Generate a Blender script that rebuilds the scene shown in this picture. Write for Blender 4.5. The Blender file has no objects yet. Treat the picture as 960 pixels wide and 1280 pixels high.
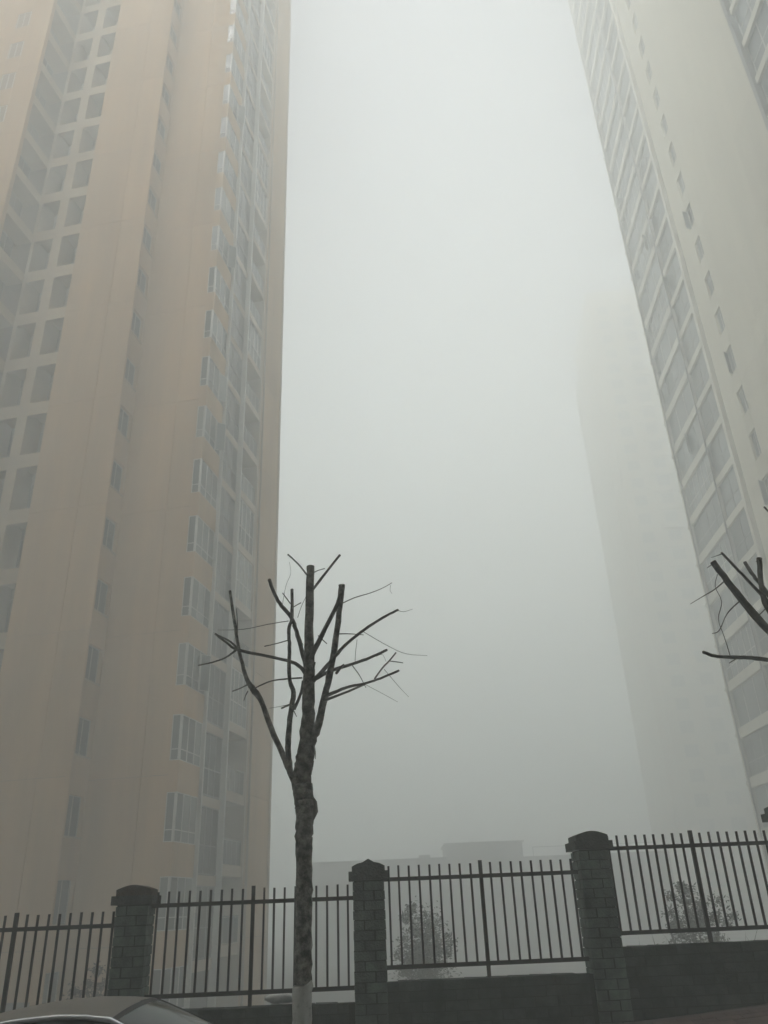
import bpy, math, random
from mathutils import Matrix, Vector, noise
C = bpy.context.scene
COL = C.collection
random.seed(7)

# ------------------------------------------------------------ camera
FPX = 998.0                                   # focal length in pixels of a 960 x 1280 picture
CX = Vector((0.99916056, 0.01827874, -0.03666151))
CD = Vector((-0.04096558, 0.44582291, -0.89418329))
CF = Vector((0.0, 0.89493454, 0.44619746))
cam_data = bpy.data.cameras.new('camera')
cam = bpy.data.objects.new('camera', cam_data)
COL.objects.link(cam)
C.camera = cam
cam_data.sensor_fit = 'VERTICAL'
cam_data.sensor_height = 24
cam_data.lens = FPX / 1280 * 24
cam_data.clip_start = 0.05
cam_data.clip_end = 3000
cam.matrix_world = Matrix((CX, -CD, -CF)).transposed().to_4x4()   # eye at the origin

# ------------------------------------------------------------ world, sun, exposure
SUN_EL, SUN_ROT = math.radians(60), math.radians(205)
w = bpy.data.worlds.new('World')
C.world = w
w.use_nodes = True
nt = w.node_tree
bg = nt.nodes['Background']
sky = nt.nodes.new('ShaderNodeTexSky')
sky.sky_type = 'NISHITA'
sky.sun_disc = False
sky.sun_elevation = SUN_EL
sky.sun_rotation = SUN_ROT
sky.dust_density = 4
hs = nt.nodes.new('ShaderNodeHueSaturation')
hs.inputs['Saturation'].default_value = 0.35
nt.links.new(sky.outputs[0], hs.inputs['Color'])
nt.links.new(hs.outputs[0], bg.inputs[0])
bg.inputs[1].default_value = 0.11
sl = bpy.data.lights.new('sun', 'SUN')
so = bpy.data.objects.new('sun', sl)
COL.objects.link(so)
sl.energy = 1.5
sl.angle = math.radians(35)
sl.color = (1.0, 0.992, 0.97)
sd = Vector((math.sin(SUN_ROT) * math.cos(SUN_EL), math.cos(SUN_ROT) * math.cos(SUN_EL), math.sin(SUN_EL)))
so.rotation_euler = sd.to_track_quat('Z', 'Y').to_euler()
so.location = (0, 0, 300)
C.view_settings.view_transform = 'Standard'
C.view_settings.look = 'None'
C.view_settings.gamma = 1
C.view_settings.use_curve_mapping = False
C.view_settings.exposure = 2.8
cy = C.cycles
cy.max_bounces = 14
cy.diffuse_bounces = 4
cy.glossy_bounces = 3
cy.volume_bounces = 14
cy.transmission_bounces = 4
cy.use_denoising = True
cy.use_adaptive_sampling = False

HAZE_DENSITY, HAZE_ALBEDO, HAZE_ANISO = 0.0250, (0.890, 0.908, 0.898), 0.0

# ------------------------------------------------------------ helpers
class MB:
    def __init__(s): s.v, s.f, s.sm = [], [], False
    def box(s, x0, x1, y0, y1, z0, z1):
        b = len(s.v)
        s.v += [(x0, y0, z0), (x1, y0, z0), (x1, y1, z0), (x0, y1, z0), (x0, y0, z1), (x1, y0, z1), (x1, y1, z1), (x0, y1, z1)]
        s.f += [tuple(b + i for i in q) for q in ((0, 3, 2, 1), (4, 5, 6, 7), (0, 1, 5, 4), (1, 2, 6, 5), (2, 3, 7, 6), (3, 0, 4, 7))]
        return s
    def grid(s, rows):
        b = len(s.v); n = len(rows[0])
        for r in rows: s.v += [tuple(p) for p in r]
        for i in range(len(rows) - 1):
            for j in range(n - 1):
                a = b + i * n + j
                s.f.append((a, a + 1, a + n + 1, a + n))
        return s
    def loft(s, rings):                       # closed rings with end caps
        b = len(s.v); n = len(rings[0])
        for r in rings: s.v += [tuple(p) for p in r]
        for i in range(len(rings) - 1):
            for j in range(n):
                s.f.append((b + i * n + j, b + i * n + (j + 1) % n, b + (i + 1) * n + (j + 1) % n, b + (i + 1) * n + j))
        s.f.append(tuple(b + j for j in range(n))[::-1])
        e = b + (len(rings) - 1) * n
        s.f.append(tuple(e + j for j in range(n)))
        return s
    def prism(s, prof, y0, y1):               # (x, z) outline pulled along y
        s.loft([[(x, y0, z) for x, z in prof][::-1], [(x, y1, z) for x, z in prof][::-1]])
        return s
    def tube(s, pts, rad, n=8, rough=0.0, seed=0):
        pts = [Vector(p) for p in pts]
        rings = []; up = None
        for i, p in enumerate(pts):
            t = (pts[min(i + 1, len(pts) - 1)] - pts[max(i - 1, 0)]).normalized()
            if up is None: up = t.orthogonal().normalized()
            up = (up - t * up.dot(t)).normalized()
            side = t.cross(up)
            ring = []
            for j in range(n):
                a = 2 * math.pi * j / n
                d = up * math.cos(a) + side * math.sin(a)
                r = rad[i]
                if rough:
                    q = p + d * r + Vector((seed * 3.1, 0, 0))
                    r *= 1 + rough * noise.noise(q * 9) + rough * .7 * noise.noise(q * 23)
                ring.append(p + d * r)
            rings.append(ring)
        return s.loft(rings)
    def mesh(s, name, mat, smooth=False):
        me = bpy.data.meshes.new(name)
        me.from_pydata([tuple(p) for p in s.v], [], s.f)
        me.materials.append(mat)
        if smooth: me.polygons.foreach_set('use_smooth', [True] * len(me.polygons))
        me.update()
        return me

def put(name, me, parent=None, loc=(0, 0, 0), rz=0.0):
    o = bpy.data.objects.new(name, me)
    COL.objects.link(o)
    o.location = loc
    if rz: o.rotation_euler = (0, 0, rz)
    if parent: o.parent = parent
    return o
def part(name, mb, mat, parent, loc=(0, 0, 0), rz=0.0, smooth=False):
    return put(name, mb.mesh(name, mat, smooth), parent, loc, rz)
def tag(o, label, cat, group=None):
    o['label'] = label; o['category'] = cat
    if group: o['group'] = group
    return o
def thing(name, label, cat, loc=(0, 0, 0), rz=0.0, group=None):
    o = bpy.data.objects.new(name, None)
    COL.objects.link(o)
    o.location = loc; o.rotation_euler = (0, 0, rz); o.empty_display_size = .3
    return tag(o, label, cat, group)
def kind(o, k):
    o['kind'] = k
    return o
def bx(*a): return MB().box(*a)

# ------------------------------------------------------------ materials
def mat(name, col, rough=.85, var=.25, scale=1.5, metal=0.0, bump=0.0, bscale=60, col2=None, streak=False, rnd=0.0, spec=None, thr=(.35, .7)):
    m = bpy.data.materials.new(name); m.use_nodes = True
    n = m.node_tree; L = n.links.new; p = n.nodes['Principled BSDF']
    p.inputs['Roughness'].default_value = rough
    p.inputs['Metallic'].default_value = metal
    if spec is not None: p.inputs['Specular IOR Level'].default_value = spec
    geo = n.nodes.new('ShaderNodeNewGeometry')
    vec = geo.outputs['Position']
    if streak:
        mp = n.nodes.new('ShaderNodeMapping'); mp.inputs['Scale'].default_value = (1, 1, .12)
        L(vec, mp.inputs['Vector']); v1 = mp.outputs[0]
    else: v1 = vec
    nz = n.nodes.new('ShaderNodeTexNoise'); nz.inputs['Scale'].default_value = scale; nz.inputs['Detail'].default_value = 6; nz.inputs['Roughness'].default_value = .65
    L(v1, nz.inputs['Vector'])
    rp = n.nodes.new('ShaderNodeValToRGB')
    rp.color_ramp.elements[0].position, rp.color_ramp.elements[1].position = thr
    c2 = col2 if col2 else tuple(c * (1 - var) for c in col)
    c1 = col if col2 else tuple(c * (1 + var * .5) for c in col)
    rp.color_ramp.elements[0].color = (*c2, 1); rp.color_ramp.elements[1].color = (*c1, 1)
    L(nz.outputs[0], rp.inputs[0]); out = rp.outputs[0]
    if rnd:
        oi = n.nodes.new('ShaderNodeObjectInfo'); mr = n.nodes.new('ShaderNodeMapRange')
        mr.inputs['To Min'].default_value = 1 - rnd; mr.inputs['To Max'].default_value = 1 + rnd
        L(oi.outputs['Random'], mr.inputs['Value'])
        hv = n.nodes.new('ShaderNodeHueSaturation'); L(mr.outputs[0], hv.inputs['Value']); L(out, hv.inputs['Color']); out = hv.outputs[0]
    L(out, p.inputs['Base Color'])
    if bump:
        n2 = n.nodes.new('ShaderNodeTexNoise'); n2.inputs['Scale'].default_value = bscale; n2.inputs['Detail'].default_value = 5
        L(vec, n2.inputs['Vector'])
        b = n.nodes.new('ShaderNodeBump'); b.inputs['Strength'].default_value = bump; b.inputs['Distance'].default_value = .02
        L(n2.outputs[0], b.inputs['Height']); L(b.outputs[0], p.inputs['Normal'])
    return m

def glass_mat(name, dark, pale, rough=.08, share=.75):
    """window glass with the curtain or dim room seen behind it, another for every pane"""
    m = bpy.data.materials.new(name); m.use_nodes = True
    n = m.node_tree; L = n.links.new; p = n.nodes['Principled BSDF']
    oi = n.nodes.new('ShaderNodeObjectInfo'); rp = n.nodes.new('ShaderNodeValToRGB')
    rp.color_ramp.elements[0].color = (*dark, 1); rp.color_ramp.elements[1].color = (*pale, 1)
    rp.color_ramp.elements[0].position = share - .3; rp.color_ramp.elements[1].position = min(1, share + .2)
    L(oi.outputs['Random'], rp.inputs[0])
    geo = n.nodes.new('ShaderNodeNewGeometry'); nz = n.nodes.new('ShaderNodeTexNoise'); nz.inputs['Scale'].default_value = 1.3
    L(geo.outputs['Position'], nz.inputs['Vector'])
    mx = n.nodes.new('ShaderNodeMix'); mx.data_type = 'RGBA'; mx.blend_type = 'MULTIPLY'; mx.inputs[0].default_value = .5
    L(rp.outputs[0], mx.inputs[6]); L(nz.outputs[0], mx.inputs[7]); L(mx.outputs[2], p.inputs['Base Color'])
    p.inputs['Roughness'].default_value = rough
    p.inputs['Specular IOR Level'].default_value = .28
    return m

M = dict(
    beige=mat('beige_render', (.445, .285, .145), .9, .24, .6, streak=True, rnd=.06, bump=.1, bscale=30),
    beige_core=mat('beige_joint', (.22, .16, .11), .95, .2, 2),
    beige_trim=mat('beige_trim', (.40, .315, .215), .9, .15, .8, rnd=.05),
    pale=mat('pale_render', (.45, .37, .29), .9, .15, .8, streak=True, rnd=.04),
    ochre=mat('ochre_render', (.64, .60, .49), .9, .12, .5, streak=True, rnd=.03, bump=.1, bscale=30),
    ochre_core=mat('ochre_joint', (.26, .225, .15), .95, .15, 2),
    ochre_trim=mat('ochre_trim', (.68, .65, .56), .9, .12, .8, rnd=.04),
    shade=mat('recess_shade', (.085, .078, .068), .9, .2, 1),  # dark colour that puts the shade of the recesses into the walls
    frame=mat('white_frame', (.50, .49, .46), .5, .1, 3, rnd=.1),
    frame_t=mat('tan_frame', (.30, .27, .22), .6, .1, 3, rnd=.1),
    frame_d=mat('grey_frame', (.16, .16, .155), .5, .1, 3, rnd=.1),
    glass=glass_mat('window_glass', (.022, .028, .027), (.16, .16, .145)),
    glass_b=glass_mat('bay_glass', (.03, .042, .04), (.24, .25, .235), .1, .7),
    glass_d=glass_mat('dark_glass', (.014, .015, .014), (.04, .04, .036), .12),
    glass_r=glass_mat('blue_grey_glass', (.10, .118, .118), (.30, .33, .33), .12, .65),
    rail=mat('rail_glass', (.05, .055, .05), .15, .2, 2),
    pipe=mat('drain_pipe', (.36, .29, .22), .6, .1, 3),
    concrete=mat('weathered_concrete', (.16, .155, .14), .9, .4, 4, bump=.3),
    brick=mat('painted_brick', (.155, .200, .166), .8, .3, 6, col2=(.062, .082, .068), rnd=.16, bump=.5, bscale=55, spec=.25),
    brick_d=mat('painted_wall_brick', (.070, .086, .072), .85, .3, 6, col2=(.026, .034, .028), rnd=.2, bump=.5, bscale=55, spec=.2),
    mortar=mat('mortar', (.016, .018, .015), .95, .4, 9, bump=.3),
    cap=mat('cap_concrete', (.095, .104, .092), .88, .4, 8, col2=(.048, .053, .046), bump=.5, bscale=40, spec=.2),
    cap_moss=mat('mossy_cap_concrete', (.095, .092, .078), .9, .4, 8, col2=(.078, .046, .032), bump=.5, bscale=40, spec=.2),
    iron=mat('dark_iron', (.017, .016, .014), .55, .5, 12, col2=(.028, .014, .010), bump=.15, bscale=90, spec=.3),
    bark=mat('bark', (.30, .28, .235), .95, .5, 13, col2=(.04, .036, .030), bump=.9, bscale=40, spec=.1, thr=(.40, .66)),
    bark_d=mat('bark_dark', (.145, .135, .113), .95, .5, 14, col2=(.05, .046, .039), bump=.6, bscale=60, spec=.1),
    cut=mat('sawn_wood', (.20, .17, .125), .9, .3, 30),
    lime=mat('lime_wash', (.58, .57, .53), .95, .3, 11, col2=(.30, .29, .26), bump=.5, bscale=40, spec=.1, thr=(.3, .5)),
    leaf=mat('leaves', (.045, .060, .034), .7, .5, 2.5, rnd=.0),
    leaf_r=mat('reddish_leaves', (.085, .052, .042), .7, .5, 2.5),
    grass=mat('dry_grass', (.10, .10, .06), .9, .4, 3),
    soil=mat('soil', (.06, .055, .04), .95, .4, .6, bump=.5, bscale=8),
    asphalt=mat('asphalt', (.05, .05, .049), .9, .3, 1.2, bump=.5, bscale=80),
    walk=mat('pavement', (.12, .09, .08), .9, .3, 1.2, bump=.3),
    paver=mat('red_paver', (.135, .085, .072), .9, .35, 5, rnd=.2, bump=.4, bscale=50),
    kerb=mat('kerb_stone', (.25, .245, .23), .9, .3, 5, bump=.3),
    paint=mat('silver_paint', (.23, .22, .20), .4, .04, 2, metal=.55),
    white_trim=mat('bright_trim', (.82, .82, .84), .22, .03, 3, metal=.6),
    car_glass=mat('car_glass', (.020, .028, .023), .12, .1, 2, spec=.22),
    black=mat('black_rubber', (.012, .012, .012), .6, .2, 6),
    rim=mat('alloy', (.45, .45, .45), .35, .1, 6, metal=.8),
    lamp=mat('lamp_lens', (.7, .7, .68), .1, .05, 6),
    bag=mat('white_plastic', (.72, .72, .70), .45, .15, 9, bump=.4, bscale=25),
    far=mat('far_render', (.40, .345, .25), .9, .15, .3),
    far_d=mat('far_grey', (.15, .15, .15), .9, .2, .3),
)

# ------------------------------------------------------------ ground, road, pavement
SL = .07                                       # the street climbs to the right
def clampx(x): return max(-45.0, min(45.0, x))
def street(x): return SL * clampx(x)
def wall_y(x): return 10.0 + .05 * max(-12, min(12, x))
def terrain(x, y):
    zs = street(x) - 1.80
    if y <= 7.7: return zs
    if y <= 10.3: return zs + .15 + .36 * (y - 7.7) / 2.4
    zb = street(x) - 1.30
    if y <= 12.5: return zb - .08 * (y - 10.3)
    t = min(1.0, (y - 12.5) / 9.0)
    return (zb - .18) * (1 - t) + -4.6 * t
xs = [-420, -200, -100, -70, -45, -30, -20, -15, -12] + [i * 1.5 for i in range(-7, 8)] + [12, 15, 20, 30, 45, 70, 100, 200, 420]
ys = [-420, -200, -100, -50, -20, -5, 0, 3, 6, 7.69, 7.71, 8.6, 9.4, 10.29, 10.31, 11, 12.5, 14, 16, 18, 20, 21.5, 30, 50, 80, 120, 200, 420]
g = MB(); g.grid([[(x, y, terrain(x, y) - .02 + (.05 * noise.noise(Vector((x, y, 0)) * .7) - .05 if y > 11 else 0)) for x in xs] for y in ys])
kind(part('ground', g, M['soil'], None), 'structure')
r = MB(); r.grid([[(x, y, street(x) - 1.80) for x in xs if -100 <= x <= 100] for y in (-2.2, 2, 7.55)])
kind(part('road', r, M['asphalt'], None), 'structure')
k_ = MB()
for a, b in zip(range(-45, 45, 1), range(-44, 46, 1)):
    i = len(k_.v)
    for x in (a + .004, b - .004):
        for y, z in ((7.55, -1.86), (7.70, -1.86), (7.70, -1.652), (7.57, -1.65)):
            k_.v.append((x, y, z + street(x)))
    k_.f += [tuple(i + j for j in q) for q in ((0, 1, 2, 3), (7, 6, 5, 4), (0, 4, 5, 1), (1, 5, 6, 2), (2, 6, 7, 3), (3, 7, 4, 0))]
kind(part('kerb', k_, M['kerb'], None), 'structure')
def walk_z(x, y): return terrain(x, y) + .0
sw = MB(); sw.grid([[(x, y, walk_z(x, y)) for x in xs if -45 <= x <= 45] for y in (7.70, 8.4, 9.2, 9.95)])
sidewalk = kind(part('sidewalk', sw, M['walk'], None), 'structure')
pm = [bx(-.122 + random.uniform(-.003, .003), .122, -.06, .06, -.02, .03 + random.uniform(-.004, .004)).mesh('paver', M['paver']) for _ in range(4)]
for j in range(12):
    y = 8.35 + j * .126
    for i in range(14):
        x = 2.55 + i * .25 + (.125 if j % 2 else 0)
        o = put('paver', random.choice(pm), sidewalk, (x, y, walk_z(x, y)))
        o.rotation_euler = (.14, -math.atan(SL), 0)

# ------------------------------------------------------------ window builder
def window_meshes(w_, h, cols=2, rows=(), t=.05, fm='frame', gm='glass', d=.06):
    """a frame (origin at its lower left corner, facing -y) and the glass set in it"""
    f = MB()
    f.box(0, t, 0, d, 0, h); f.box(w_ - t, w_, 0, d, 0, h); f.box(t, w_ - t, 0, d, 0, t); f.box(t, w_ - t, 0, d, h - t, h)
    xsv = [w_ * i / cols for i in range(1, cols)]
    for x in xsv: f.box(x - t * .6, x + t * .6, .004, d - .004, t, h - t)
    edges = [t] + [e for x in xsv for e in (x - t * .6, x + t * .6)] + [w_ - t]
    for rr in rows:
        for i in range(0, len(edges), 2): f.box(edges[i], edges[i + 1], .008, d - .008, h * rr - t * .5, h * rr + t * .5)
    p = bx(t * .5, w_ - t * .5, d * .55, d * .8, t * .5, h - t * .5)
    return f.mesh('window', M[fm]), p.mesh('pane', M[gm])
def add_window(parent, ms, loc, rz=0.0, name='window'):
    o = put(name, ms[0], parent, loc, rz)
    put('pane', ms[1], o)
    return o
H90 = math.pi / 2
ZT = 98.0

# ------------------------------------------------------------ left tower (local x along the front, y into the depth)
T = thing('apartment_tower', 'tall beige apartment tower on the left with corner bay windows and recessed balconies', 'tower', (-8.19, 32.53, 0), math.atan2(-.186, .983))
ZB = -6.0
part('wall', bx(-7.93, -4.45, -1.28, 20, ZB, ZT), M['beige_core'], T)
part('wall', bx(-4.447, -1.45, .02, 10.12, ZB, ZT), M['beige_core'], T)
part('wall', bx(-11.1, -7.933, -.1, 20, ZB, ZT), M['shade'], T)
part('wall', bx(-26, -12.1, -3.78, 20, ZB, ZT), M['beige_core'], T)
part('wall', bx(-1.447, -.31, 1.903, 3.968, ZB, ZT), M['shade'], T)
part('wall', bx(-1.447, -.04, 6.62, 9.82, ZB, ZT), M['beige_core'], T)
part('roof', MB().box(-26.3, -4.3, -3.9, 20.3, ZT, ZT + .6).box(-4.297, -.9, -.2, 10.8, ZT, ZT + .6), M['beige_trim'], T)
# rendered panels with open joints, two storeys tall
Z_J = [5.1 + 5.95 * i for i in range(-2, 16)]
def panels(parent, m, x0s, zs, yface, axis='y', th=.04, gap=.024):
    cache = {}
    for a, b in x0s:
        for z0, z1 in zip(zs[:-1], zs[1:]):
            key = (a, b, round(z1 - z0, 3))
            if key not in cache:
                g2 = gap / 2
                cache[key] = (bx(a + g2, b - g2, yface - th, yface, g2, z1 - z0 - g2) if axis == 'y' else bx(yface, yface + th, a + g2, b - g2, g2, z1 - z0 - g2)).mesh('panel', M[m])
            put('panel', cache[key], parent, (0, 0, z0))
panels(T, 'beige', ((-8.11, -5.62), (-5.62, -4.19)), Z_J, -1.28)
panels(T, 'beige', ((-4.19, -1.90), (-1.90, -.703)), Z_J, .02)
panels(T, 'beige', ((-26, -22), (-22, -18), (-18, -14.4), (-12.55, -11.1)), Z_J, -3.78)
panels(T, 'beige', ((6.62, 9.85),), Z_J, -.04, axis='x')
part('wall', bx(-8.108, -7.93, -1.279, -.1, ZB, ZT), M['beige_trim'], T)
part('pier', bx(-1.0, .03, 9.86, 10.12, ZB, ZT), M['pale'], T)
# return wall with its column of narrow windows
FL = range(-1, 25)
part('wall', bx(-4.449, -4.19, -1.279, -1.22, ZB, ZT), M['beige'], T)
part('wall', bx(-4.449, -4.19, -.14, -.001, ZB, ZT), M['beige'], T)
nw = window_meshes(1.08, 1.5, 2, (), .03, 'frame_t', 'glass_d')
sp = bx(-4.449, -4.19, -1.22, -.14, 0, 1.5).mesh('spandrel', M['beige'])
sill = bx(-4.19, -4.13, -1.26, -.1, -.06, 0).mesh('sill', M['beige_trim'])
for k in FL:
    zt = 1.46 + 3 * k
    o = add_window(T, nw, (-4.33, -1.22, zt - 1.5), H90)
    put('spandrel', sp, T, (0, 0, zt))
    put('sill', sill, T, (0, 0, zt - 1.5))
part('wall', bx(-4.449, -4.19, -1.22, -.14, 1.46 + 75 - 3 + 1.5, ZT), M['beige'], T)
# far left wing with windows on its front, balconies on its return
wf = window_meshes(.9, 1.5, 2, (), .05)
part('wall', bx(-14.4, -13.55, -3.819, -3.781, ZB, ZT), M['beige'], T)
sp2 = bx(-13.55, -12.55, -3.819, -3.781, 0, 1.5).mesh('spandrel', M['beige'])
for k in FL:
    zt = 1.46 + 3 * k
    put('spandrel', sp2, T, (0, 0, zt))
    add_window(T, wf, (-13.5, -3.80, zt - 1.5))
part('wall', bx(-12.098, -11.1, -3.78, -3.55, ZB, ZT), M['beige'], T)
wb = window_meshes(1.9, 2.0, 3, (.3,), .05, 'frame_d', 'glass')
band = bx(-12.097, -11.1, -3.548, -1.301, -.14, .5).mesh('balcony_band', M['beige_trim'])
for k in range(-1, 25):
    zt = 16.57 - 15 + 3 * k
    put('balcony_band', band, T, (0, 0, zt + .14))
    add_window(T, wb, (-12.05, -3.4, zt - 2.0), H90)
# loggia grid: two deep openings on every floor
part('pier', bx(-11.099, -10.9, -1.3, -.102, ZB, ZT), M['beige_trim'], T)
part('pier', bx(-9.75, -9.19, -1.3, -.102, ZB, ZT), M['beige_trim'], T)
lg = window_meshes(1.02, 1.95, 2, (), .05, 'frame_d', 'glass')
sA = MB().box(-10.898, -9.752, -1.298, -1.08, 0, .73).box(-10.898, -9.752, -1.079, -.103, .28, .44).mesh('spandrel', M['beige_trim'])
sB = MB().box(-9.188, -8.11, -1.298, -1.08, 0, .73).box(-9.188, -8.11, -1.079, -.103, .28, .44).mesh('spandrel', M['beige_trim'])
for k in range(-1, 25):
    zt = 1.57 + 3 * k
    put('spandrel', sA, T, (0, 0, zt)); put('spandrel', sB, T, (0, 0, zt))
    add_window(T, lg, (-10.83, -.163, zt - 2.2)); add_window(T, lg, (-9.16, -.163, zt - 2.2))
# corner bay windows
BP, BU0, BV1 = -.28, -.70, 1.90               # projecting corner: left edge, far end along the side
bv0 = -.12
hh = 1.81
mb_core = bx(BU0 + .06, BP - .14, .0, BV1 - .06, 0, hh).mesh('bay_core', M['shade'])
mb_sp = bx(BU0, BP, bv0, BV1, 0, 3 - hh).mesh('spandrel', M['beige'])
f = MB()
f.box(BP - .09, BP, bv0, bv0 + .09, 0, hh)                                  # stout corner mullion
f.box(BU0, BU0 + .03, bv0, bv0 + .06, 0, hh)
for z, t in ((0, .035), (.42, .035), (hh - .035, .035)): f.box(BU0 + .03, BP - .09, bv0 + .004, bv0 + .06, z, z + t)
mul = (.55, 1.22, BV1 - .04)
for y in mul: f.box(BP - .06, BP - .002, y, y + .04, 0, hh)
for a_, b_ in ((bv0 + .09, mul[0]), (mul[0] + .04, mul[1]), (mul[1] + .04, mul[2])):
    for z in (0, .42, hh - .035): f.box(BP - .056, BP - .006, a_, b_, z, z + .035)
mb_f = f.mesh('bay_window', M['frame'])
pa = bx(BU0 + .02, BP - .07, bv0 + .03, bv0 + .04, .02, hh - .02).mesh('pane', M['glass_b'])
pb = [bx(BP - .04, BP - .03, a_, b_, .02, hh - .02).mesh('pane', M['glass_b']) for a_, b_ in ((bv0 + .06, mul[0] + .02), (mul[0] + .021, mul[1] + .02), (mul[1] + .021, BV1 - .02))]
for k in FL:
    zt = 1.43 + 3 * k
    put('spandrel', mb_sp, T, (0, 0, zt))
    o = put('bay_window', mb_f, T, (0, 0, zt - hh))
    put('pane', pa, o)
    for q in pb: put('pane', q, o)
    put('bay_core', mb_core, T, (0, 0, zt - hh))
part('wall', bx(-1.447, BP, bv0, BV1, 1.43 + 72 + 1.19, ZT), M['beige'], T)
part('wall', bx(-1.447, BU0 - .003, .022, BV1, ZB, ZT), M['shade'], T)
# glazed stair strip between two pale piers
part('pier', bx(-.309, -.14, 1.905, 2.01, ZB, ZT), M['frame'], T)
part('pier', bx(-.27, .04, 3.97, 4.10, ZB, ZT), M['frame'], T)
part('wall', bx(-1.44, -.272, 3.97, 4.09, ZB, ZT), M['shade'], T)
part('pier', bx(-1.44, .02, 6.44, 6.60, ZB, ZT), M['pale'], T)
part('drain_pipe', MB().tube([(.07, 6.85, ZB), (.07, 6.85, ZT)], [.06, .06], 8), M['pipe'], T, smooth=True)
st = window_meshes(1.94, 2.58, 3, (.42,), .045, 'frame_d', 'glass_d')
slab = bx(-.309, -.17, 2.012, 3.968, 0, .38).mesh('floor_band', M['pale'])
bslab = bx(-1.447, -.01, 4.12, 6.44, 0, .42).mesh('balcony_slab', M['pale'])
brail = MB().box(-.10, -.06, 4.125, 6.435, 1.02, 1.07); 
for y in (4.7, 5.28, 5.86): brail.box(-.098, -.062, y, y + .03, .03, 1.02)
brail = brail.mesh('balcony_rail', M['frame_d'])
bgl = bx(-.085, -.075, 4.13, 6.43, .05, 1.0).mesh('pane', M['glass_d'])
bw = window_meshes(2.26, 2.5, 3, (), .06, 'frame_d', 'glass')
be = window_meshes(2.3, 2.56, 4, (.4,), .05, 'frame', 'glass_b')
for k in FL:
    zf = 1.55 + 3 * k
    put('floor_band', slab, T, (0, 0, zf - .4))
    add_window(T, st, (-.20, 2.015, zf + .02), H90)
    put('balcony_slab', bslab, T, (0, 0, zf))
    if k in (2, 4, 5, 9, 13, 14, 18):                                     # glazed in by its owner
        add_window(T, be, (-.06, 4.13, zf + .43), H90)
    else:
        o = put('balcony_rail', brail, T, (0, 0, zf + .42)); put('pane', bgl, o)
        add_window(T, bw, (-1.38, 4.15, zf + .43), H90)
# a dark service door and plinth at the foot
part('door', bx(-5.5, -4.6, -1.36, -1.32, -4.6, -2.4), M['far_d'], T)

# ------------------------------------------------------------ right tower (local x runs towards the street, y into the building)
R = thing('apartment_tower', 'tall pale ochre apartment tower on the right with glazed balconies facing left', 'tower', (22.1, 52.5, 0), math.atan2(-.9988, -.049))
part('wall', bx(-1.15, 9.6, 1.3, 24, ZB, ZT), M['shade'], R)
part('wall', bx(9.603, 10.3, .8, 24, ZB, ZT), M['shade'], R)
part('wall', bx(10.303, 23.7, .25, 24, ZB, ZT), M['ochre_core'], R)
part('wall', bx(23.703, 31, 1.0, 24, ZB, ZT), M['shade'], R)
part('roof', bx(-1.4, 31.2, .5, 24.2, ZT, ZT + .6), M['ochre_trim'], R)
part('pier', bx(-1.15, -.14, .25, 1.298, ZB, ZT), M['ochre'], R)
part('pier', bx(-.10, .09, -.05, 1.297, ZB, ZT), M['frame'], R)
part('pier', bx(5.86, 6.02, -.02, 1.298, ZB, ZT), M['frame'], R)
part('drain_pipe', MB().tube([(6.12, -.06, ZB), (6.12, -.06, ZT)], [.05, .05], 8), M['frame_d'], R, smooth=True)
part('drain_pipe', MB().tube([(.2, -.10, ZB), (.2, -.10, ZT)], [.05, .05], 8), M['frame_d'], R, smooth=True)
part('pier', bx(9.25, 9.599, .02, 1.298, ZB, ZT), M['ochre_trim'], R)
ZJ2 = [3.3 + 6.0 * i for i in range(-1, 17)]
panels(R, 'ochre', ((10.3, 12.27), (13.25, 17), (17, 20.4), (20.4, 23.7)), ZJ2, .25, th=.25, gap=.014)
part('pier', bx(23.705, 24.0, -.1, .998, ZB, ZT), M['frame_d'], R)
bandm = bx(.09, 5.86, 0, 1.298, 0, .62).mesh('balcony_band', M['ochre_trim'])
bandn = bx(6.02, 9.25, .06, 1.298, 0, .5).mesh('balcony_band', M['ochre_trim'])
bandg = bx(24.003, 31, .06, .998, 0, .5).mesh('floor_band', M['ochre_trim'])
wd = [window_meshes(5.74, 2.37, 4, (.36,), .07, 'frame_d', 'glass_r'), window_meshes(5.74, 2.37, 3, (), .07, 'frame', 'glass_r'), window_meshes(5.74, 2.37, 6, (.36,), .06, 'frame', 'glass_r')]
we = window_meshes(3.2, 2.48, 2, (.4,), .07, 'frame_d', 'glass_r')
wo = window_meshes(.96, 1.7, 2, (), .05, 'frame', 'glass_r')
wg = window_meshes(6.9, 2.48, 5, (.4,), .06, 'frame', 'glass_r')
osp = bx(12.28, 13.24, .0, .248, 0, 1.3).mesh('spandrel', M['ochre'])
wst = window_meshes(.6, 1.2, 1, (), .05, 'frame', 'glass_r')
leds = bx(-1.17, -.14, .17, .249, 0, .2).mesh('ledge', M['ochre_trim'])
for k in range(-3, 30):
    zc = 6.26 + 3 * k
    put('balcony_band', bandm, R, (0, 0, zc - .31))
    o = add_window(R, wd[(k * 7 + (k // 3)) % 3], (.105, .12, zc + .32))
    put('balcony_band', bandn, R, (0, 0, zc - .25)); add_window(R, we, (6.03, .2, zc + .26))
    if k < 27: put('floor_band', bandg, R, (0, 0, zc - .25)); add_window(R, wg, (24.05, .2, zc + .26))
    zw = 5.2 + 3 * k - .85
    add_window(R, wo, (12.28, .13, zw)); put('spandrel', osp, R, (0, 0, zw + 1.7))
    put('ledge', leds, R, (0, 0, zc))

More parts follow.
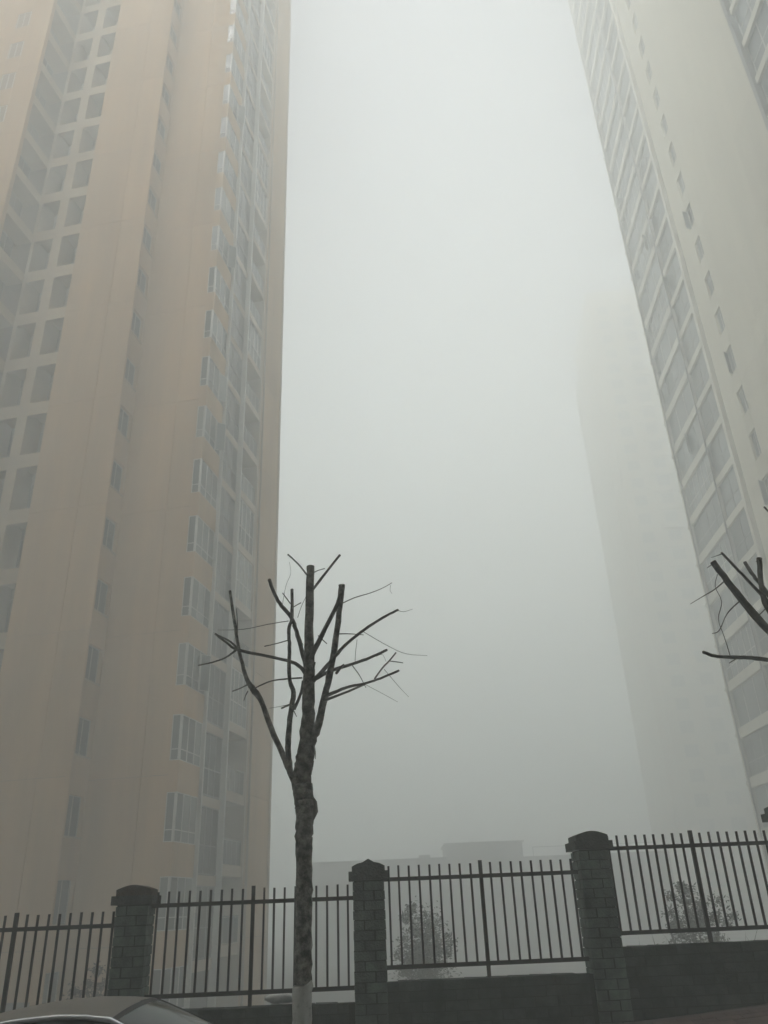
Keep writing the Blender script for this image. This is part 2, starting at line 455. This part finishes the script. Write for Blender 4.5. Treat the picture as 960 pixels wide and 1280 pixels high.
sash = MB().box(0, .03, 0, .03, 0, 1.6).box(.44, .47, 0, .03, 0, 1.6).box(.03, .44, 0, .03, 0, .03).box(.03, .44, 0, .03, 1.57, 1.6).mesh('open_sash', M['frame'])
sash_p = bx(.02, .45, .01, .018, .02, 1.58).mesh('pane', M['glass_r'])
for (px_, py_, k, rz_) in ((12.30, .12, 5, -1.1), (12.30, .12, 8, -.9), (12.30, .12, 12, -1.2), (6.1, .18, 6, -.8), (6.1, .18, 11, -1.0), (2.98, .1, 7, -.7), (4.4, .1, 13, -.9), (1.6, .1, 9, -.6), (6.1, .18, 3, -.6)):
    z = 5.2 + 3 * k - .8 if px_ > 10 else 6.26 + 3 * k + 1.0
    o = put('open_sash', sash, R, (px_, py_, z), rz_); put('pane', sash_p, o)
for k, rz_ in ((3, -.7), (7, -.9), (8, -.5), (11, -.9), (15, -1.0)):
    o = put('open_sash', sash, T, (BP + .01, 1.27, 1.43 + 3 * k - 1.72), H90 + rz_); put('pane', sash_p, o)

# ------------------------------------------------------------ far tower and low block, deep in the fog
FTH = 92.0
F = thing('apartment_tower', 'faint beige tower far back in the fog behind the right tower', 'tower', (34.6, 106, 0), math.radians(-5))
part('wall', bx(1.3, 28, 0, 18, -6, FTH), M['far'], F)
part('wall', bx(0, 1.297, .6, 16, -6, FTH - 8), M['far'], F)
part('roof', bx(1.2, 28.2, -.15, 18.2, FTH, FTH + .7), M['far'], F)
fw = window_meshes(1.8, 1.6, 2, (), .06, 'frame_d', 'glass')
fb = bx(5.6, 9.2, -.5, -.002, 0, .7).mesh('balcony_band', M['far'])
for k in range(0, 30):
    add_window(F, fw, (2.6, -.065, 1 + 3 * k)); put('balcony_band', fb, F, (0, 0, 3 * k)); add_window(F, fw, (6.4, -.065, 1.1 + 3 * k))
Lb = thing('low_building', 'long low flat roofed building faint in the fog above the middle fence panel', 'building', (-9.0, 90, 0), 0)
part('wall', bx(0, 37, 0, 12, -6, 4.45), M['far_d'], Lb)
part('wall', bx(14.1, 22.1, 1.2, 9, 4.45, 5.95), M['far_d'], Lb)
part('parapet', bx(-.1, 14.0, -.1, .12, 4.453, 4.7), M['far_d'], Lb)
part('roof', bx(13.9, 22.3, 1.0, 9.2, 5.95, 6.1), M['far_d'], Lb)


part('vent_stack', bx(11.2, 12.4, 2, 3, 4.45, 5.1), M['far_d'], Lb)
part('roof_rail', MB().box(23, 36, .2, .26, 5.3, 5.36).box(23, 23.06, .2, .26, 4.45, 5.3).box(29, 29.06, .2, .26, 4.45, 5.3).box(35.9, 35.96, .2, .26, 4.45, 5.3), M['far_d'], Lb)

# ------------------------------------------------------------ slab block added out of view behind the viewer to shade the fence
SBH, SBY, SBX = 80.0, -6.0, 110.0
S = thing('added_shade_block', 'long grey block added unseen behind the viewer to shade the fence', 'building', (0, SBY, -6), 0)
part('wall', bx(-SBX, SBX, -12, 0, -1, SBH), M['far_d'], S)
part('roof', bx(-SBX - .4, SBX + .4, -12.4, .4, SBH, SBH + .5), M['concrete'], S)
sbw = window_meshes(1.8, 1.6, 2, (), .06, 'frame_d', 'glass')
for k in range(1, 9):
    for i in range(-6, 7): add_window(S, sbw, (i * 4.2 + .9, .06, 5.4 + 3 * k), math.pi)

# ------------------------------------------------------------ brick pillars, low walls, iron panels
YAW = math.atan(.05)
PX = [-5.52, -2.935, -.35, 2.225, 4.67, 7.3]
CAPZ = [.17, .355, .525, .735, .985, 1.09]      # highest point of each cap
RAILZ = [None, -.04, .138, .312, .546, .73]    # upper rail of the panel left of pillar i
p_labels = ['brick pillar beyond the left end of the fence', 'brick pillar left of the bare tree, nearest the silver car, with a brown stained rounded cap',
            'brick pillar just right of the bare tree trunk with a pointed cap', 'brick pillar with a wide rounded cap, next to the panel with the bushy shrub behind',
            'brick pillar at the right edge, only its cap corner showing', 'brick pillar beyond the right end of the fence']
HW = .175
def brick_mesh(lx, ly, h=.088, n=3, m='brick'):
    out = []
    for _ in range(n):
        b = bx(-lx / 2, lx / 2, -ly / 2, ly / 2, 0, h)
        b.v = [tuple(c + random.uniform(-.0035, .0035) for c in p) for p in b.v]
        out.append(b.mesh('brick', M[m]))
    return out
LB = 2 * HW - .115 - .01
b_long, b_side = brick_mesh(LB, .11), brick_mesh(.11, LB)
CH = .098
def cap_profile(style, w2):
    n = 12; pts = [(-w2, 0), (w2, 0)]
    for i in range(n + 1):
        t = 1 - 2 * i / n
        if style == 'round': z = .062 + .046 * math.cos(t * math.pi / 2)
        else: z = .055 + .068 * max(0, 1 - abs(t)) ** 1.1 + .005 * math.cos(t * 9)
        pts.append((t * w2, z))
    return pts
for i, x in enumerate(PX):
    if i in (0, 5): continue
    top = CAPZ[i]
    P = thing('brick_pillar', p_labels[i], 'pillar', (x, wall_y(x), 0), YAW, 'brick pillars of the boundary fence')
    zg = street(x) - 1.55
    zs = top - .20 if i != 2 else top - .215
    P.location.z = zg
    body = zs - zg
    part('core', bx(-HW + .012, HW - .012, -HW + .012, HW - .012, 0, body), M['mortar'], P)
    part('cap_slab', MB().box(-.222, .222, -.222, .222, 0, .09), M['cap'], P, (0, 0, body + .001))
    ct = MB().prism(cap_profile('point' if i == 2 else 'round', .185), -.185, .185)
    part('cap_top', ct, M['cap_moss'] if i == 1 else M['cap'], P, (0, 0, body + .0915))
    z = body - CH - .004; c = 0
    while z > -.02:
        off = (HW - .055, HW - LB / 2)
        s = 1 if c % 2 else -1
        for (px, py, bm) in ((s * -(HW - LB / 2), -(HW - .055), b_long), (s * (HW - .055), -(HW - LB / 2), b_side), (s * (HW - LB / 2), HW - .055, b_long), (s * -(HW - .055), HW - LB / 2, b_side)):
            put('brick', random.choice(bm), P, (px + random.uniform(-.003, .003), py + random.uniform(-.003, .003), z))
        z -= CH; c += 1

w_labels = ['low brick wall under the leftmost iron panel behind the silver car', 'low brick wall under the iron panel crossed by the tree trunk', 'low brick wall between the two full pillars right of the tree', 'low brick wall under the rightmost iron panel']
f_labels = ['iron fence panel at the far left in front of the beige tower base', 'iron fence panel crossed by the bare tree trunk', 'iron fence panel between two full pillars, with the faint low building above', 'iron fence panel at the far right with a bushy shrub behind']
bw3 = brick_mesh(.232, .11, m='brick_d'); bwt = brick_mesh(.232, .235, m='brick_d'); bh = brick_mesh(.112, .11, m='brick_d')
bar_m = bx(-.011, .011, -.011, .011, -.87, .14).mesh('bar', M['iron'])
post_m = bx(-.02, .02, -.02, .02, -1.02, .165).mesh('post', M['iron'])
for i in range(1, 5):
    xa, xb = PX[i - 1] + HW / 1.0, PX[i] - HW
    xm = (xa + xb) / 2; L = (xb - xa) / math.cos(YAW)
    zr = RAILZ[i]; ztop = zr - 1.0
    # wall
    W = thing('low_wall', w_labels[i - 1], 'wall', (xm, wall_y(xm), ztop), YAW, 'low brick walls of the boundary fence')
    nz_ = int((ztop - (street(xa) - 1.5)) / CH) + 1
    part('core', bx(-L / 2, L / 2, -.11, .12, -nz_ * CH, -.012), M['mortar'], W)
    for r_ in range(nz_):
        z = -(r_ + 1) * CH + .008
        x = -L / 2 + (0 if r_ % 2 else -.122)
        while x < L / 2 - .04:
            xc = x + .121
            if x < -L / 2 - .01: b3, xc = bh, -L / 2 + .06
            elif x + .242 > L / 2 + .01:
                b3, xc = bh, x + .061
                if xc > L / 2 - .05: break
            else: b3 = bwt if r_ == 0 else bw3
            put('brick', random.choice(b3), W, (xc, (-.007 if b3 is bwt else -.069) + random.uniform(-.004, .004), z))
            x += .242
    # iron panel
    Fp = thing('fence_panel', f_labels[i - 1], 'fence panel', (xm, wall_y(xm), zr), YAW, 'iron fence panels on the low wall')
    rl = bx(-L / 2 - .02, L / 2 + .02, -.034, -.012, -.021, .021).mesh('rail', M['iron'])
    Ly = -.0
    for z in (0, -.87): put('rail', rl, Fp, (0, 0, z))
    n = 19; pitch = L / n
    for j in range(n):
        xx = -L / 2 + pitch * (j + .5)
        if j == 9:
            put('post', post_m, Fp, (xx, -.0, 0))
        else:
            o = put('bar', bar_m, Fp, (xx + random.uniform(-.004, .004), 0, random.uniform(-.005, .004)))
            o.rotation_euler = (0, random.uniform(-.003, .003), random.uniform(-.1, .1))

# ------------------------------------------------------------ trees
def at(px, py, Y):                             # a point of the place, from where it is seen at depth Y
    d = CX * (px - 480) + CD * (py - 640) + CF * FPX
    return d * (Y / d.y)
def spline(pts, sub=4):
    out = []
    for i in range(len(pts) - 1):
        p0 = pts[max(i - 1, 0)]; p1 = pts[i]; p2 = pts[i + 1]; p3 = pts[min(i + 2, len(pts) - 1)]
        for s in range(sub):
            t = s / sub
            out.append(tuple(.5 * (2 * b + (c - a) * t + (2 * a - 5 * b + 4 * c - d) * t * t + (3 * b - a - 3 * c + d) * t ** 3) for a, b, c, d in zip(p0, p1, p2, p3)))
    out.append(tuple(pts[-1]))
    return out
def limb(parent, root, pts, name, m, n=9, rough=.10, sub=4, cut=False, seed=0):
    """pts: (px, py, width in px, depth)"""
    q = spline(pts, sub)
    P3, rad = [], []
    for i, (px, py, wd_, dy) in enumerate(q):
        p = at(px, py, dy)
        rad.append(max(.0012, wd_ * .5 * p.dot(CF) / FPX))
        jit = .12 * rad[-1] if 0 < i < len(q) - 1 else 0
        p = p + Vector((noise.noise(Vector((i * .9, seed, 1))), noise.noise(Vector((i * .9, seed, 5))), noise.noise(Vector((i * .9, seed, 9))))) * jit * 2
        P3.append(p - root)
    o = part(name, MB().tube(P3, rad, n, rough, seed), m, parent, smooth=True)
    if cut:
        d = (P3[-1] - P3[-2]).normalized()
        part('cut_end', MB().tube([P3[-1] - d * .002, P3[-1] + d * .004], [rad[-1] * .9, rad[-1] * .8], 9), M['cut'], o)
    return o
TY = 8.3
def c4(l, y0=TY, y1=None):                     # from the close view of the crown to the picture
    y1 = y0 if y1 is None else y1
    k = .3229; n = len(l) - 1
    return [(230 + x * k, 680 + y * k, max(w_ * k, .25), y0 + (y1 - y0) * i / n) for i, (x, y, w_) in enumerate(l)]
base = at(378, 1283, TY); base.z = terrain(base.x, TY) - .1
T1 = thing('bare_tree', 'pollarded bare tree with a lime washed foot standing before the fence', 'tree', base, 0, 'pollarded street trees')
lower = (378, 1400, 27, TY)
wt = at(378, 1229, TY)
limb(T1, base, [(378, 1392, 30, TY), (378, 1330, 25.5, TY), (377.6, 1280, 24.5, TY), (378, 1229, 24.5, TY)], 'painted_foot', M['lime'], 18, .035, 8)
limb(T1, base, [(378, 1230, 22.5, TY), (379, 1190, 21.5, TY), (380, 1130, 21, TY), (380, 1080, 20.5, TY), (380, 1045, 21.5, TY), (381, 1022, 23, TY), (381, 1008, 24.5, TY), (378.5, 990, 24.5, TY), (377, 975, 24, TY), (379, 960, 23, TY), (383, 940, 22, TY), (385, 900, 17, TY), (386, 850, 15, TY), (386.5, 780, 11, TY), (388, 708, 9.8, TY)], 'trunk', M['bark'], 20, .095, 6, True, 1)
part('burl', MB().tube([at(389, 1024, TY) - base, at(391, 1014, TY) - base, at(391, 1003, TY) - base, at(387, 994, TY) - base], [.03, .048, .045, .02], 10, .3), M['bark_d'], T1, smooth=True)
big = [
 ([(440, 960, 20), (412, 885, 25), (385, 820, 23), (340, 720, 21), (300, 610, 21), (268, 562, 25), (242, 520, 16), (215, 420, 14), (195, 300, 12), (178, 182, 11)], 0, .15, 1),
 ([(440, 950, 18), (412, 880, 24), (403, 800, 22), (404, 740, 22), (415, 640, 20), (424, 575, 19), (408, 520, 15), (408, 400, 14), (406, 330, 14), (418, 280, 13), (418, 175, 11)], -.0, -.25, 1),
 ([(465, 860, 34), (497, 760, 34), (522, 690, 30), (545, 590, 27), (575, 450, 25), (594, 320, 22), (604, 230, 22), (610, 158, 26)], 0, -.2, 1),
 ([(482, 460, 20), (510, 400, 19), (550, 320, 17), (590, 240, 15), (604, 195, 14)], 0, -.35, 0),
 ([(472, 470, 20), (440, 355, 17), (415, 285, 16), (370, 230, 14), (345, 180, 13), (330, 138, 14)], 0, -.45, 1),
 ([(500, 530, 18), (560, 465, 15), (620, 395, 12), (700, 330, 11), (770, 285, 10), (828, 255, 9)], -.1, -.5, 1),
 ([(495, 528, 17), (570, 490, 14), (650, 465, 12), (720, 440, 11), (785, 410, 10)], -.05, .35, 1),
 ([(545, 590, 14), (630, 555, 11), (700, 540, 10), (760, 520, 9), (832, 490, 8)], -.1, -.55, 0),
 ([(545, 605, 12), (620, 577, 9), (700, 543, 8)], -.1, -.3, 0),
 ([(470, 500, 18), (430, 462, 13), (340, 438, 12), (210, 410, 11), (165, 382, 9), (120, 348, 8)], 0, -.35, 1),
 ([(425, 640, 14), (450, 585, 11), (462, 530, 12)], 0, 0, 0),
 ([(500, 175, 11), (550, 110, 9), (604, 42, 9)], 0, -.15, 1)]
for i, (l, a, b, cu) in enumerate(big):
    limb(T1, base, c4(l, TY + a, TY + a + b), 'branch', M['bark'] if i < 3 else M['bark_d'], 11 if i < 3 else 9, .13, 5, bool(cu), 3 + i)
tw = [
 [(478, 122, 7), (440, 75, 6), (402, 40, 6)], [(500, 112, 5), (520, 102, 4), (545, 95, 4)], [(608, 232, 5), (660, 208, 4), (720, 190, 3.4), (770, 170, 3), (805, 150, 2.5)],
 [(405, 298, 3.4), (330, 310, 2.8), (230, 330, 2.6), (130, 333, 1.6)], [(405, 372, 5), (360, 385, 4), (312, 396, 4)], [(458, 518, 7), (400, 522, 6), (340, 530, 5.5), (295, 548, 5), (268, 562, 5)],
 [(245, 545, 6), (215, 560, 5), (187, 570, 5)], [(247, 570, 5), (238, 588, 4), (232, 606, 3)], [(415, 620, 8), (395, 628, 7), (378, 636, 7)], [(413, 232, 5), (395, 208, 4.5), (382, 190, 4)],
 [(422, 245, 4), (437, 236, 4), (452, 228, 4)], [(207, 345, 5), (206, 300, 4.5), (203, 250, 4)], [(600, 348, 4.5), (645, 348, 3.6), (695, 352, 3)], [(695, 340, 2.2), (790, 395, 2), (860, 425, 1.7), (942, 432, 1.4)],
 [(662, 462, 2.5), (664, 420, 2), (670, 370, 1.7)], [(650, 468, 4.5), (680, 510, 3.5), (704, 556, 2.6)], [(700, 543, 1.8), (770, 580, 1.6), (828, 612, 1.2)], [(775, 485, 2), (830, 550, 1.6), (870, 592, 1.2)],
 [(738, 522, 8), (768, 480, 7), (795, 452, 6.5), (820, 421, 6)], [(797, 453, 4.5), (820, 456, 4), (847, 460, 3.4)], [(380, 240, 2), (395, 160, 1.7), (413, 115, 1.5), (408, 70, 1.2)], [(440, 285, 2.4), (455, 240, 2), (474, 200, 1.6)],
 [(520, 355, 4.5), (536, 370, 4), (553, 386, 3.4)], [(420, 638, 5), (428, 652, 4), (436, 668, 2.6)], [(330, 636, 1.4), (365, 630, 1.8), (402, 622, 2.2)], [(205, 408, 9), (160, 440, 6.5), (110, 458, 6), (55, 470, 5)], [(205, 400, 8), (170, 372, 7), (122, 350, 6.5)],
 [(503, 780, 6), (508, 805, 4.5), (509, 832, 2.5)], [(418, 315, 2), (440, 350, 1.8), (462, 392, 1.5)], [(826, 256, 2.6), (850, 262, 2), (885, 252, 1.2)], [(492, 500, 8), (502, 478, 7), (507, 458, 6.5)], [(800, 160, 1.6), (798, 180, 1.2), (806, 192, 1)],
 [(745, 435, 1.6), (768, 428, 1.4), (782, 455, 1.1)], [(590, 500, 12), (605, 480, 11), (618, 468, 10)]]
for i, l in enumerate(tw):
    a = random.uniform(-.3, .1)
    limb(T1, base, c4(l, TY + a, TY + a + random.uniform(-.25, .25)), 'twig', M['bark_d'], 6, .1, 4, False, 40 + i)

TR = 8.2
base2 = at(1016, 1283, TR); base2.z = terrain(base2.x, TR) - .1
T2 = thing('bare_tree', 'bare street tree at the right edge, only its cut branches reaching into view', 'tree', base2, 0, 'pollarded street trees')
limb(T2, base2, [(1030, 1420, 30, TR), (1029, 1320, 25, TR), (1028, 1200, 24, TR)], 'painted_foot', M['lime'], 14, .035, 6)
limb(T2, base2, [(1028, 1203, 22, TR), (1024, 1100, 21, TR), (1018, 980, 22, TR), (1013, 900, 19, TR), (1011, 820, 13, TR), (1012, 740, 10, TR)], 'trunk', M['bark'], 16, .14, 6, True, 2)
for i, (l, b) in enumerate([
 ([(1013, 905, 14), (1003, 850, 11), (985, 812, 10.5), (962, 789, 10), (940, 765, 9.5), (915, 734, 8.5), (891, 702, 7.5)], -.5),
 ([(985, 800, 5), (962, 756, 4.5), (940, 731, 3.8), (920, 710, 3.4), (902, 691, 3)], -.6),
 ([(1000, 800, 7), (975, 765, 5.5), (955, 736, 5), (942, 720, 4.6), (931, 703, 4.4)], .3),
 ([(1003, 850, 9), (985, 800, 8), (962, 764, 7.2), (954.5, 748, 6.8), (951, 726, 6.4), (949, 698, 6.6)], .1),
 ([(1012, 850, 8), (985, 831, 6), (960, 825, 5.4), (934, 822, 4.8), (913, 821.5, 4.6), (893, 820, 4.4), (879, 815, 4.2)], -.2)]):
    limb(T2, base2, [(x, y, w_, TR + b * j / len(l)) for j, (x, y, w_) in enumerate(l)], 'branch', M['bark_d'], 9, .12, 5, True, 70 + i)
for i, l in enumerate([[(905, 727, 1.8), (893, 737, 1.5), (881, 744, 1.3), (863, 755, .8)], [(924, 752, 1.8), (909, 767, 1.4), (899, 788, 1.2), (890, 792, .7)], [(897, 718, .8), (894, 733, .9), (902, 752, .9), (898, 774, 1), (905, 795, 1), (912.5, 819, 1.3)],
                       [(904, 692, 1.4), (898, 694, 1), (889, 697, .7)], [(893, 704, 1.6), (888, 707, 1.2), (884, 710, .8)], [(921, 823, 1.6), (916, 826, 1.4), (911.5, 829, 1.1)], [(1000, 690, 4), (975, 655, 2.6), (955, 633.5, 2.2)], [(960, 757, 1.8), (952, 766, 1.4), (944, 773, 1)], [(949, 700, 1.4), (945, 702, .9)], [(1013, 880, 6), (1030, 800, 5), (1055, 730, 4.5), (1070, 690, 4)]]):
    limb(T2, base2, [(x, y, w_, TR - .3 - .02 * i) for x, y, w_ in l], 'twig', M['bark_d'], 6, .1, 4, False, 90 + i)

# ------------------------------------------------------------ shrubs behind the fence
def shrub(name, label, base, clumps, n_leaf, lsize, m, stems, sc=1.0):
    o = thing(name, label, 'shrub', base, 0)
    o.scale = (sc, sc, sc)
    rs = random.Random(label)
    s = MB()
    for (x, z) in stems:
        s.tube([(0, 0, -.3), (x * .4, rs.uniform(-.1, .1), z * .5), (x, rs.uniform(-.2, .2), z)], [.045, .03, .012], 6)
    part('stem', s, M['bark_d'], o, smooth=True)
    c = MB()
    for cx_, cz, rx, rz_ in clumps:
        cores = []
        while len(cores) < max(5, int(60 * rx * rz_)):
            q = Vector((rs.uniform(-1, 1), rs.uniform(-1, 1), rs.uniform(-1, 1)))
            if .3 < q.length < 1: cores.append((Vector((cx_ + q.x * rx, q.y * rx * .8, cz + q.z * rz_)), rs.uniform(.3, 1.0)))
        for _ in range(int(n_leaf * rx * rz_)):
            ce, sp_ = rs.choice(cores)
            p = ce + Vector((rs.gauss(0, 1), rs.gauss(0, 1), rs.gauss(0, .9))) * .10 * (rx + rz_) * sp_ * 1.5
            a = Vector((rs.gauss(0, 1), rs.gauss(0, 1), rs.gauss(0, .6))).normalized() * lsize * rs.uniform(.6, 1.3)
            b = a.cross(Vector((rs.gauss(0, 1), rs.gauss(0, 1), rs.gauss(0, 1)))).normalized() * lsize * .32
            i = len(c.v)
            c.v += [p - a, p - a * .1 + b, p + a, p - a * .1 - b]
            c.f.append((i, i + 1, i + 2, i + 3))
    part('foliage', c, m, o)
    return o
b1 = Vector((.63, 29.25, terrain(.63, 29.25)))
h1 = -b1.z / 1.5
shrub('leafy_shrub', 'dark rounded shrub behind the fence just right of the pointed pillar', b1,
      [(0, h1 - .35, .48, .5), (-.3, h1 - .9, .42, .55), (.3, h1 - .95, .38, .5), (.05, h1 - 1.5, .62, .7), (-.1, h1 - 2.2, .6, .7), (.0, h1 - .8, .5, .7), (.52, h1 - .75, .2, .25)], 4200, .05, M['leaf'], [(0, h1 - .5), (-.3, h1 - .9), (.3, h1 - 1), (.1, h1 - 1.6)], 1.5)
b2 = Vector((8.4, 26.08, terrain(8.4, 26.08)))
h2 = -b2.z / 1.6
shrub('leafy_shrub', 'dark shrub with two lobes behind the rightmost iron panel', b2,
      [(-.05, h2 + .15, .3, .25), (-.2, h2 - .2, .35, .32), (.5, h2 - .25, .36, .3), (.15, h2 - .55, .5, .35), (-.3, h2 - .65, .25, .3), (.0, h2 - 1.1, .55, .5), (.1, h2 - .3, .4, .35)], 5000, .042, M['leaf'], [(-.05, h2 + .1), (.5, h2 - .2), (-.5, h2 - .3), (.1, h2 - .6)], 1.6)
b3 = Vector((-7.9, 24.0, terrain(-7.9, 24.0)))
h3 = -b3.z
shrub('leafy_shrub', 'reddish shrub beside the foot of the beige tower, left of the first pillar', b3,
      [(0, h3 - 1.45, .45, .4), (-.5, h3 - 1.75, .4, .4), (.45, h3 - 1.7, .35, .5), (.0, h3 - 2.3, .8, .6)], 2200, .065, M['leaf_r'], [(0, h3 - 1.3), (.4, h3 - 1.6), (-.5, h3 - 1.8)])
gr = MB(); rg = random.Random(5)
for _ in range(420):
    x = rg.uniform(2.6, 7); y = rg.uniform(10.5, 13.5)
    z = terrain(x, y) - .1; h = rg.uniform(.25, .75) * (1.25 if 3.1 < x < 4.4 else .9)
    d = Vector((rg.gauss(0, .22), rg.gauss(0, .18), 0)) * h
    q = Vector((x, y, z)); s_ = Vector((.006, 0, 0))
    i = len(gr.v)
    gr.v += [q - s_, q + s_, q + d * .4 + Vector((0, 0, h * .6)) + s_ * .7, q + d * .4 + Vector((0, 0, h * .6)) - s_ * .7, q + d + Vector((0, 0, h))]
    gr.f += [(i, i + 1, i + 2, i + 3), (i + 3, i + 2, i + 4)]
kind(part('dry_grass', gr, M['grass'], None), 'stuff')

# ------------------------------------------------------------ crumpled white bag on the wall top
pb_ = at(351, 1249, 10.02)
bg_ = MB(); rings = []
for i in range(9):
    t = i / 8; x = (t - .5) * .34; r0 = .055 * math.sin(math.pi * min(1, max(.04, t * .92 + .04))) ** .6
    rings.append([(x, math.cos(a) * r0 * 1.3, math.sin(a) * r0 * (1 + .35 * noise.noise(Vector((x * 9, a, 2))))) for a in [2 * math.pi * j / 10 for j in range(10)]])
bg_.loft(rings)
bag = part('plastic_bag', bg_, M['bag'], None, (pb_.x, pb_.y, RAILZ[2] - 1.0 + .055), smooth=True)
tag(bag, 'crumpled white plastic bag lying on the low wall left of the tree foot', 'bag')

# ------------------------------------------------------------ silver car at the kerb, only its roof in view
car = thing('parked_car', 'silver car low at the left corner, only its roof and windscreen top showing', 'car', (-2.09, 6.57, -1.936), 0)
car.rotation_euler = (0, -math.atan(SL), 0)
def interp(tab, x):
    for (x0, *a), (x1, *b) in zip(tab[:-1], tab[1:]):
        if x <= x1:
            t = max(0, (x - x0) / (x1 - x0)); t = t
            return [p + (q - p) * t for p, q in zip(a, b)]
    return list(tab[-1][1:])
# lower body: x, deck height, half width at the belt
BT = [(-2.25, .72, .62), (-2.1, .93, .76), (-1.7, 1.0, .84), (-1.0, .99, .88), (0, .96, .89), (.9, .95, .88), (1.2, .93, .86), (1.7, .84, .83), (2.1, .72, .74), (2.28, .58, .60)]
rings = []
for i in range(31):
    x = -2.25 + 4.53 * i / 30; zd, hw = interp(BT, x)
    ring = [(x, -hw * .8, .22), (x, -hw * .98, .3), (x, -hw, .55), (x, -hw * .97, zd - .12), (x, -hw * .86, zd), (x, 0, zd + .03), (x, hw * .86, zd), (x, hw * .97, zd - .12), (x, hw, .55), (x, hw * .98, .3), (x, hw * .8, .22)]
    rings.append(ring)
part('body', MB().loft(rings), M['paint'], car, smooth=True)
RT = [(-1.2, 1.33), (-.9, 1.40), (-.6, 1.445), (-.3, 1.465), (-.05, 1.462), (.1, 1.448), (.25, 1.43), (.35, 1.413)]
def roof_pt(x, y): return (x - .05 * (y / .575) ** 2 * (1 if x > .2 else 0), y, interp(RT, x)[0] - .052 * abs(y / .575) ** 2.2)
rx = [-1.2 + 1.55 * i / 20 for i in range(21)]
ry = [-.575 + 1.15 * j / 14 for j in range(15)]
rt = MB().grid([[roof_pt(x, y) for y in ry] for x in rx])
rt.grid([[(p[0], p[1], p[2] - .03) for p in (roof_pt(x, y) for y in ry[::-1])] for x in rx])
part('roof', rt, M['paint'], car, smooth=True)
def ws_pt(t, y):                                # t 0 at the roof, 1 at the cowl
    x0, _, z0 = roof_pt(.35, y * .575); x1, z1 = 1.2 - .22 * y * y, .965
    hw = .575 + .17 * t
    return (x0 + (x1 - x0) * t, y * hw, z0 - .004 + (z1 - z0) * (t * .86 + .14 * t * t))
yy = [-1 + 2 * j / 14 for j in range(15)]
part('windscreen', MB().grid([[ws_pt(.05 + .95 * i / 12, y) for y in yy] for i in range(13)]), M['car_glass'], car, smooth=True)
part('windscreen_seal', MB().grid([[tuple(c + (.002 if k == 2 else 0) for k, c in enumerate(ws_pt(.0 + .05 * i / 2, y))) for y in yy] for i in range(3)]), M['black'], car, smooth=True)
part('rear_window', MB().grid([[(-1.2 - .62 * i / 8, y * (.575 + .12 * i / 8), roof_pt(-1.2, y * .575)[2] - .005 - .36 * (i / 8) ** 1.2) for y in yy] for i in range(9)]), M['car_glass'], car, smooth=True)
for s in (-1, 1):
    rows = []
    for i in range(13):
        x = -1.2 + 1.55 * i / 12
        xb = -1.75 + 2.85 * i / 12
        top = Vector(roof_pt(x, s * .575)); bot = Vector((xb, s * .77, .965))
        rows.append([top + (bot - top) * (j / 5) + Vector((0, s * .02 * math.sin(math.pi * j / 5), -.012)) for j in range(6)])
    part('side_window', MB().grid(rows), M['car_glass'], car, smooth=True)
    tp = [Vector(roof_pt(-1.2 + 1.55 * i / 16, s * .575)) + Vector((0, s * .008, -.004)) for i in range(17)] + [Vector(ws_pt(t, s)) + Vector((0, s * .006, 0)) for t in (.12, .3, .6, 1)]
    part('roof_trim', MB().tube(tp, [.017] * len(tp), 8), M['white_trim'] if s < 0 else M['black'], car, smooth=True)
    part('headlight', MB().loft([[(2.0 + .02 * k, s * (.40 + .2 * math.cos(a)), .62 + .07 * math.sin(a) + .02 * k) for a in [2 * math.pi * j / 12 for j in range(12)]] for k in range(6)]), M['lamp'], car, smooth=True)
    part('wing_mirror', MB().tube([(.85, s * .86, 1.0), (.83, s * .95, 1.03), (.80, s * 1.04, 1.03)], [.03, .07, .06], 10), M['paint'], car, smooth=True)
    for x in (-1.35, 1.38):
        wh = MB().loft([[(x + r_ * math.cos(a), s * (.80 + o_), .31 + r_ * math.sin(a)) for a in [2 * math.pi * j / 24 for j in range(24)]] for r_, o_ in ((.27, -.1), (.315, -.09), (.315, .08), (.27, .095))])
        wo_ = part('wheel', wh, M['black'], car, smooth=True)
        part('rim', MB().loft([[(x + r_ * math.cos(a), s * (.80 + o_), .31 + r_ * math.sin(a)) for a in [2 * math.pi * j / 20 for j in range(20)]] for r_, o_ in ((.2, .05), (.21, .098), (.06, .09))]), M['rim'], wo_, smooth=True)

# ------------------------------------------------------------ fog
hz = kind(part('haze', bx(-430, 430, -430, 430, -9, ZT + 2), M['soil'], None), 'stuff')
hm = bpy.data.materials.new('haze'); hm.use_nodes = True
n = hm.node_tree; n.nodes.remove(n.nodes['Principled BSDF'])
v = n.nodes.new('ShaderNodeVolumePrincipled')
v.inputs['Density'].default_value = HAZE_DENSITY
v.inputs['Anisotropy'].default_value = HAZE_ANISO
v.inputs['Color'].default_value = (*HAZE_ALBEDO, 1)
n.links.new(v.outputs[0], n.nodes['Material Output'].inputs['Volume'])
hz.data.materials[0] = hm
